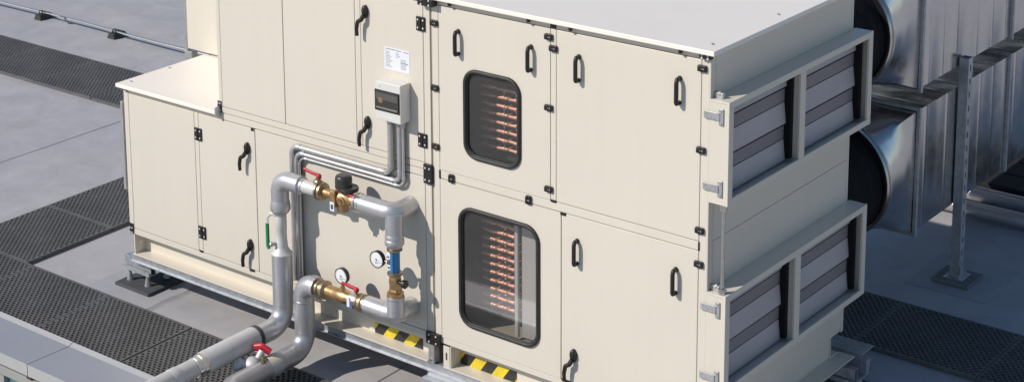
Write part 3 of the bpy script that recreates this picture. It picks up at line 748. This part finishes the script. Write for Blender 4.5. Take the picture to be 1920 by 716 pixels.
ring((-.795, Y, ZL), (1, 0, 0), [(0, .0635), (.004, .058), (.006, .048), (.02, .046), (.024, .054), (.034, .055), (.038, .046), (.056, .046), (.06, .058), (.076, .059), (.082, .050), (.09, .042)], BRASSD, 'flange', n=22)
sv = MB().lathe((-.71, Y, ZL), (1, 0, 0), [(0, .039), (.09, .039), (.10, .043), (.16, .043), (.17, .039), (.20, .039)], 20)
sv.lathe((-.585, Y, ZL), (0, 0, 1), [(0, .03), (.038, .028), (.044, .018), (.055, .016)], 12); sv = sv.build('strainer', BRASS, P, ang=35)
m = MB().lathe((-.515, Y, ZL), (1, 0, 0), [(0, .040), (.004, .043), (.05, .0435), (.055, .040)], 20); st = m.build('ball_valve', ZINC, P, ang=35)
m = MB(); m.box(-.512, -.490, Y-.046, Y-.034, ZL-.03, ZL+.028, .001); m.build('valve_label', WHITE, st)
m = MB(); m.box(-.489, -.468, Y-.0455, Y-.034, ZL-.036, ZL+.010, .001); m.build('valve_label', mat('violet_label', (.12, .12, .3), .5), st)
m = MB(); m.tube([(-.475, Y, ZL+.03), (-.475, Y, ZL+.06)], .011, 10); m.build('valve_stem', BRASSD, st)
m = MB(); m.tube(fillet([(-.468, Y, ZL+.058), (-.470, Y, ZL+.074), (-.52, Y-.006, ZL+.083), (-.575, Y-.012, ZL+.097)], .01, 4), [.013]*7+[.0105]*100 if False else .0125, 10, sq=(.75, 1)); m.sphere((-.472, Y, ZL+.070), .017); m.build('red_lever', RED, st, ang=60)
ring((-.462, Y, ZL), (1, 0, 0), [(0, .042), (.004, .053), (.018, .054), (.022, .047), (.034, .047), (.038, .056), (.05, .056), (.055, .048), (.08, .046)], BRASSD, 'flange', n=16)
def gauge(c, r, stem):
    g = MB().lathe(c, (0, -1, 0), [(-.028, r*.8), (-.024, r*.97), (0, r), (.004, r), (.006, r*.93), (.002, r*.90), (.0015, r*.5)], 32)
    g = g.build('pressure_gauge', BLACKP, P, ang=35)
    x, y, z = c
    m = MB().lathe((x, y-.0018, z), (0, -1, 0), [(0, r*.885), (.0012, r*.88)], 32); m.build('dial', mat('dial_white', (.82, .82, .83), .4), g)
    m = MB()
    for k in range(28):
        a = R(-45+270*k/27); l = .12 if k % 3 == 0 else .07
        Mx = Matrix.Translation((x, y-.0034, z)) @ Matrix.Rotation(-a, 4, 'Y')
        m.box(-r*(.82), -r*(.82-l), -.0003, .0003, -.0007, .0007, M=Mx)
    Mx = Matrix.Translation((x, y-.0040, z)) @ Matrix.Rotation(R(24), 4, 'Y'); m.box(-r*.2, r*.68, -.0004, .0004, -.0011, .0011, M=Mx)
    m.lathe((x, y-.0034, z), (0, -1, 0), [(0, r*.11), (.002, r*.1)], 12); m.box(x-r*.3, x+r*.3, y-.0036, y-.0032, z-r*.36, z-r*.30); m.box(x-r*.2, x+r*.2, y-.0036, y-.0032, z-r*.48, z-r*.43)
    m.build('needle', INKM, g)
    m = MB(); m.tube(stem, .0085, 10); m.lathe(stem[0], Vector(stem[1])-Vector(stem[0]), [(0, .013), (.018, .013)], 6); m.build('gauge_stem', BRASSD, g)
gauge((-.290, Y-.018, -.302), .052, [(-.20, Y-.005, -.302), (-.25, Y-.005, -.302)])
gauge((-.582, Y-.012, -.487), .050, [(-.582, Y, -.572), (-.582, Y, -.52)])
for o, ax, r in (((X1, Y, -.66), (0, 0, 1), .0648), ((X1, Y, -.80), (0, 0, 1), .0648), ((X1, -.285, ZF1), (0, 1, 0), .0648), ((X1, Y, -.06), (0, 0, 1), .0567), ((X1+.085, Y, ZU), (1, 0, 0), .0567),
                 ((XV-.085, Y, ZU), (1, 0, 0), .0557), ((XV, -.075, ZU), (0, 1, 0), .0557), ((X2, Y, -.93), (0, 0, 1), .0643), ((X2+.08, Y, ZL), (1, 0, 0), .0643), ((XV-.09, Y, ZL), (1, 0, 0), .0557), ((XV, -.08, ZL), (0, 1, 0), .0557), ((X2, -.29, ZF2), (0, 1, 0), .0643)):
    ring(o, ax, [(-.010, r-.001), (-.0095, r+.0006), (.008, r+.0006), (.0085, r-.001)], INSUL, 'cladding_joint', n=30)
# small bypass valve lying between the two lower pipes
dv = MB(); dv.tube([(-1.015, -.645, -1.015), (-.905, -.50, -1.03)], .034, 16); dv.sphere((-.955, -.58, -1.018), .054, 1.1, 1, .95); dv.lathe((-1.0, -.625, -1.015), (-.7, -.65, .1), [(0, .034), (.004, .044), (.020, .044), (.026, .038), (.045, .036), (.05, .02)], 16)
dv.tube([(-.95, -.55, -1.01), (-.945, -.50, -.955)], .022, 12); dv = dv.build('drain_valve', INSUL2, P, ang=40)
ring((-.925, -.545, -1.02), (.68, .73, -.1), [(0, .03), (.004, .052), (.018, .054), (.022, .045), (.034, .045), (.038, .03)], BRASSD, 'flange', dv, 14)
m = MB(); m.tube(fillet([(-1.0, -.505, -.945), (-.955, -.49, -.933), (-.905, -.47, -.962)], .02, 4), .024, 10, sq=(.62, 1)); m.build('red_lever', RED, dv, ang=60)

# ------------------------------------------------------------------ rail and feet under the unit
def under_rail(x0, x1, y, label):
    m = MB(); m.box(x0, x1, y, y+.005, -1.0, -.950); m.box(x0, x1, y-.014, y+.004, -1.004, -.9985, .001); m.box(x0, x1, y+.0055, y+.06, -.956, -.950); m.box(x0, x1, y+.055, y+.06, -1.0, -.957)
    tag(m.build('support_rail', GALV), label, 'steel rail', 'rails under the air unit')
under_rail(-2.70, 1.82, .010, 'galvanised rail under the front edge of the cream base frame')
under_rail(-2.70, 1.86, D-.07, 'galvanised rail under the rear edge of the cream base frame')
def foot(x, y, label, ang=0):
    t = thing('support_stand', (x, y, GZ), label, 'support foot', 'support feet under the air unit')
    MB().box(x-.17, x+.17, y-.17, y+.17, GZ+.004, GZ+.026, .003).build('base_pad', PAD, t)
    m = MB()                                             # tray open to the top
    m.box(x-.14, x+.13, y-.12, y+.13, -1.100, -1.095, .001)
    for dy in (-.12, .126): m.box(x-.14, x+.13, y+dy, y+dy+.004, -1.0945, -1.072)
    m.build('tray', GALV, t)
    m = MB(); m.box(x-.13, x+.13, y-.10, y-.096, -1.0945, -1.008); m.box(x-.13, x+.13, y-.06, y-.056, -1.0945, -1.008); m.box(x-.13, x+.13, y-.10, y-.056, -1.0078, -1.0045, .0005)
    m.box(x-.13, x+.13, y+.05, y+.1, -1.0945, -1.0045); m.build('channel', GALV, t)
    for sx in (-.115, .065):
        for sy in (-.075, .10):
            MB().lathe((x+sx, y+sy, GZ+.026), (0, 0, 1), [(0, .024), (.008, .023), (.05, .013), (.093, .015)], 12).build('leg', ZINC, t)
    m = MB()
    for sx, sy in ((-.10, -.03), (.03, -.03), (-.05, .02), (-.115, .02)): m.lathe((x+sx, y+sy, -1.095), (0, 0, 1), [(0, .018), (.003, .018), (.004, .012), (.014, .012), (.015, .006), (.05, .006)], 8)
    m.build('bolt', STEEL, t)
foot(-2.682, .152, 'grey steel foot on a square black pad at the left front corner of the unit')
foot(.07, .10, 'slotted steel foot at the bottom edge below the joint between the modules')
foot(1.80, 1.66, 'steel foot in shade under the rear right corner of the unit')
foot(-2.66, 1.5, 'steel foot hidden under the rear left corner of the unit') if False else None
# channel beam poking out under the rear right corner
m = MB(); m.box(1.55, 1.905, 1.70, 1.86, -.975, -.968, .001); m.box(1.55, 1.905, 1.70, 1.706, -1.045, -.9755); m.box(1.55, 1.905, 1.70, 1.86, -1.052, -1.0455)
tag(m.build('channel_beam', GALV), 'short galvanised channel sticking out under the shaded rear right corner', 'steel beam')
m = MB(); m.box(-.06, .30, -.05, .012, -1.032, -1.026, .001); m.box(-.06, .30, -.056, -.0505, -1.06, -1.026, .001)
for k in range(5): m.box(-.03+k*.065, .005+k*.065, -.03, -.018, -1.0258, -1.0250)
tag(m.build('slotted_bracket', GALV), 'bright slotted steel bracket below the joint of the two base frames', 'steel bracket')

# ------------------------------------------------------------------ ducts
XF, XB = 1.64, .86
def duct(zc, rc, xc, yr, z0, z1, label, top):
    t = thing('duct', (1.25, 3.5, z0), label, 'duct', 'square ducts behind the unit')
    yf = 2.955
    # round collar and rim
    m = MB().lathe((xc, yr, zc), (0, 1, 0), [(-.03, rc-.012), (-.03, rc), (-.018, rc+.008), (-.010, rc-.004), (.0, rc-.004), (.002, rc+.012), (.009, rc+.014), (.016, rc+.012), (.02, rc-.006), (.05, rc-.006), (.05, rc-.03), (-.02, rc-.03)], 64)
    bmesh.ops.delete(m.bm, geom=[f for f in m.bm.faces if len(f.verts) > 4], context='FACES')
    m.build('collar', STEEL, t, ang=30)
    m = MB().lathe((xc, yr, zc), (0, 1, 0), [(-.036, rc-.013), (-.032, rc-.013)], 48); m.build('end_blank', FLEX, t)
    # round to square transition
    m = MB(); n = 64; A = []; B = []
    hx = (XF-XB)/2; cx = (XF+XB)/2; hz = (z1-z0)/2; cz = (z0+z1)/2
    for k in range(n):
        a = 2*math.pi*(k+.0)/n; c, s = math.cos(a), math.sin(a)
        A.append(m.bm.verts.new((xc+(rc-.007)*c, yr+.03, zc+(rc-.007)*s)))
        q = max(abs(c), abs(s)); B.append(m.bm.verts.new((cx+hx*c/q, yf, cz+hz*s/q)))
    rings = [A]
    for f in (.34, .67):
        rings.append([m.bm.verts.new(A[k].co.lerp(B[k].co, f)) for k in range(n)])
    rings.append(B)
    for a, b in zip(rings, rings[1:]):
        for k in range(n): m.bm.faces.new((a[k], a[(k+1) % n], b[(k+1) % n], b[k]))
    m.build('transition', DUCT, t, ang=32)
    # straight square sections with standing seams
    secs = [(yf+.001, 4.455), (4.457, 5.96), (5.962, 7.46)]
    for (a, b) in secs:
        m = MB()
        ny = 40; pts = []
        rib = set()
        y = a+.13
        while y < b-.1:
            rib.add(round(y, 2)); y += random.choice((.22, .27, .33))
        ys = [a]
        for q in sorted(rib): ys += [q-.03, q-.01, q, q+.01, q+.03]
        ys.append(b)
        rg = []
        for y in ys:
            o = .0035 if any(abs(y-q) < .002 for q in rib) and y not in (a, b) else 0
            w = random.uniform(-.0015, .0025) if y not in (a, b) else 0
            rg.append([m.bm.verts.new(p) for p in ((XF+o, y, z0), (XF+o+w, y, (z0+z1)/2), (XF+o, y, z1), ((XF+XB)/2, y, z1+o), (XB-o, y, z1), (XB-o, y, z0), ((XF+XB)/2, y, z0-o))])
        for u, v in zip(rg, rg[1:]):
            for k in range(7): m.bm.faces.new((u[k], u[(k+1) % 7], v[(k+1) % 7], v[k]))
        m.build('duct_section', DUCT, t, ang=50)
    for y in (yf, 4.456, 5.961):
        m = MB(); o = .024
        for (xa, xb, za, zb) in ((XF+.001, XF+o, z0-o, z1+o), (XB-o, XB-.001, z0-o, z1+o), (XB-.0005, XF+.0005, z1+.001, z1+o), (XB-.0005, XF+.0005, z0-o, z0-.001)):
            m.box(xa, xb, y-.013, y-.002, za, zb, .0015); m.box(xa, xb, y+.002, y+.013, za, zb, .0015)
        m.build('flange', GALV, t)
    return t
duct(.767, .394, 1.29, 2.44, .312, 1.215, 'upper shiny sheet metal duct with round to square end, behind the unit', True)
duct(-.258, .402, 1.235, 2.585, -.668, .163, 'lower shiny sheet metal duct with round to square end, beside the slotted post', False)
def sleeve(xc, zc, r, y1, label):
    t = thing('flexible_sleeve', (xc, 2, zc-r), label, 'duct sleeve', 'black sleeves between unit and ducts')
    prof = []; n = 12
    for k in range(n+1): prof.append(((y1-1.70)*k/n, r+.012*math.sin(k*2.1)))
    MB().lathe((xc, 1.70, zc), (0, 1, 0), prof, 48).build('sleeve', FLEX, t, ang=70)
    m = MB().lathe((xc, D+.002, zc), (0, 1, 0), [(0, r+.008), (.10, r+.008), (.104, r+.024), (.122, r+.024), (.126, r+.008), (.14, r+.006)], 48); m.build('spigot', ZINC, t, ang=30)
sleeve(1.275, .755, .377, 2.395, 'upper black flexible sleeve joining the unit to the round duct end')
sleeve(1.222, -.275, .385, 2.54, 'lower black flexible sleeve joining the unit to the round duct end')

# slotted strut post beside the ducts
t = thing('strut_post', (1.70, 3.62, GZ), 'slotted galvanised strut post on a concrete footing beside the two ducts', 'post')
m = MB(); x0, x1, y0, y1, zb, zt = 1.648, 1.712, 3.575, 3.645, GZ+.035, .372
m.box(x0, x1-.0045, y0, y0+.004, zb, zt); m.box(x0, x0+.004, y0+.0045, y1, zb, zt); m.box(x0+.0045, x1-.0045, y1-.004, y1, zb, zt)
m.box(x1-.004, x1, y0, y0+.0265, zb, zt); m.box(x1-.004, x1, y1-.0265, y1, zb, zt)
z = zb
while z < zt-.02:
    m.box(x1-.0039, x1-.0001, y0+.0266, y1-.0266, z, min(z+(.052 if z > zb else .15), zt)); z += .094 if z > zb else .19
m.build('slotted_channel', GALV, t)
m = MB(); m.box(1.555, 1.815, 3.485, 3.755, GZ+.006, GZ+.030, .005); m.build('footing', mat('footing', (.20, .195, .19), .85, var=.15, scale=9, bump=.2, bscale=50), t)
m = MB(); m.box(1.615, 1.75, 3.535, 3.69, GZ+.0305, GZ+.036, .001); m.box(1.646, 1.714, 3.5655, 3.5735, GZ+.0365, GZ+.1, .001); m.box(1.7135, 1.7195, 3.580, 3.64, GZ+.0365, GZ+.12, .001)
for p in ((1.64, 3.565), (1.72, 3.565), (1.72, 3.668)): m.lathe((*p, GZ+.036), (0, 0, 1), [(0, .012), (.01, .012), (.011, .006), (.03, .006)], 6)
m.build('base_plate', GALV, t)
m = MB(); m.box(.80, 1.664, 3.585, 3.640, .268, .309, .001); m.build('cross_arm', GALV, t)
m = MB(); m.box(.78, .82, 3.585, 3.64, GZ+.003, .267); m.build('rear_strut', GALV, t)

# far pipes on the roof at right
for k, (y, x0, r) in enumerate(((4.74, 1.24, .055), (5.06, 1.30, .055))):
    m = MB(); m.tube([(x0-.5, y+.0, GZ+.07), (6, y, GZ+.07)], r, 20)
    tag(m.build('silver_pipe', INSUL), ['silver pipe low on the shaded roof behind the post, nearer of two', 'silver pipe low on the shaded roof behind the post, farther of two'][k], 'pipe', 'silver pipes along the shaded roof')

# lightning conductor bar and its holders
m = MB(); m.tube([(-14 + k*.55, 4.06+.02*math.sin(k*.8), -1.155+.003*math.sin(k*1.9)) for k in range(16)], .013, 10)
m.box(-8.36, -8.28, 4.045, 4.078, -1.171, -1.139, .004)
tag(m.build('conductor_bar', STEEL), 'thin bright metal bar held above the roof by black blocks', 'metal bar')
for x, lb in ((-8.66, 'left black rubber block holding the thin metal bar'), (-7.49, 'right black rubber block holding the thin metal bar, nearer the unit'), (-9.9, 'black rubber bar holder beyond the left picture edge')):
    if x < -9: continue
    t = thing('bar_holder', (x, 4.08, GZ), lb, 'bar holder', 'black blocks under the metal bar')
    m = MB()
    lo = [(x-.055, 3.99, GZ+.002), (x+.055, 3.99, GZ+.002), (x+.055, 4.19, GZ+.002), (x-.055, 4.19, GZ+.002)]; hi = [(x-.038, 4.0, GZ+.056), (x+.038, 4.0, GZ+.056), (x+.038, 4.15, GZ+.056), (x-.038, 4.15, GZ+.056)]
    a = [m.bm.verts.new(p) for p in lo]; b = [m.bm.verts.new(p) for p in hi]
    m.bm.faces.new(a); m.bm.faces.new(b)
    for k in range(4): m.bm.faces.new((a[k], a[(k+1) % 4], b[(k+1) % 4], b[k]))
    m.build('block', RUBBER, t)
    m = MB()
    for d in (-.022, .022): m.tube([(x+d, 4.06-.022, GZ+.05), (x+d, 4.06-.022, GZ+.085), (x+d, 4.06+.022, GZ+.085), (x+d, 4.06+.022, GZ+.05)], .006, 8)
    m.build('clip', RUBBER, t)

# ------------------------------------------------------------------ light, sky, camera
sd = Vector((.64, 1.0, -.89)).normalized()
sl = bpy.data.lights.new('sun', 'SUN'); sl.energy = 3.9; sl.angle = R(.53); sl.color = (1., .94, .865)
so = bpy.data.objects.new('sun', sl); COL.objects.link(so); so.rotation_euler = sd.to_track_quat('-Z', 'Y').to_euler(); so.location = (-6, -9, 9)
w = bpy.data.worlds.new('World'); sc.world = w; w.use_nodes = True
nt = w.node_tree; bg = nt.nodes['Background']; sk = nt.nodes.new('ShaderNodeTexSky'); sk.sky_type = 'NISHITA'; sk.sun_disc = False
el = math.asin(-sd.z); az = math.atan2(-sd.x, -sd.y)
sk.sun_elevation = el; sk.sun_rotation = az % (2*math.pi); sk.air_density = 1.; sk.dust_density = .15; sk.ozone_density = 3.6
nt.links.new(sk.outputs[0], bg.inputs[0]); bg.inputs[1].default_value = .095

yaw, pit, rol, F, CX, CY = 6.99914300e-01, 2.00657982e-01, 1.63890424e-02, 3406.26257, 756.025642, -222.325866
f = Vector((-math.sin(yaw)*math.cos(pit), math.cos(yaw)*math.cos(pit), -math.sin(pit))); r = Vector((math.cos(yaw), math.sin(yaw), 0)); d = f.cross(r)
c, s = math.cos(rol), math.sin(rol)
r2, d2 = r*c+d*s, d*c-r*s
cam = bpy.data.cameras.new('camera'); cam.sensor_width = 36; cam.sensor_fit = 'HORIZONTAL'; cam.lens = F/1920*36
cam.shift_x = (960-CX)/1920; cam.shift_y = (CY-358)/1920; cam.clip_end = 3000; cam.clip_start = .1
co = bpy.data.objects.new('camera', cam); COL.objects.link(co)
Mx = Matrix((r2, -d2, -f)).transposed().to_4x4(); Mx.translation = Vector((6.332, -7.742, 4.013)); co.matrix_world = Mx
sc.camera = co
sc.view_settings.view_transform = 'Standard'; sc.view_settings.look = 'None'; sc.view_settings.exposure = 0; sc.view_settings.gamma = 1; sc.view_settings.use_curve_mapping = False
sc.render.engine = 'CYCLES'
sc.cycles.use_denoising = True
try: sc.cycles.denoiser = 'OPENIMAGEDENOISE'
except Exception: pass
sc.cycles.max_bounces = 8; sc.cycles.caustics_reflective = False; sc.cycles.caustics_refractive = False
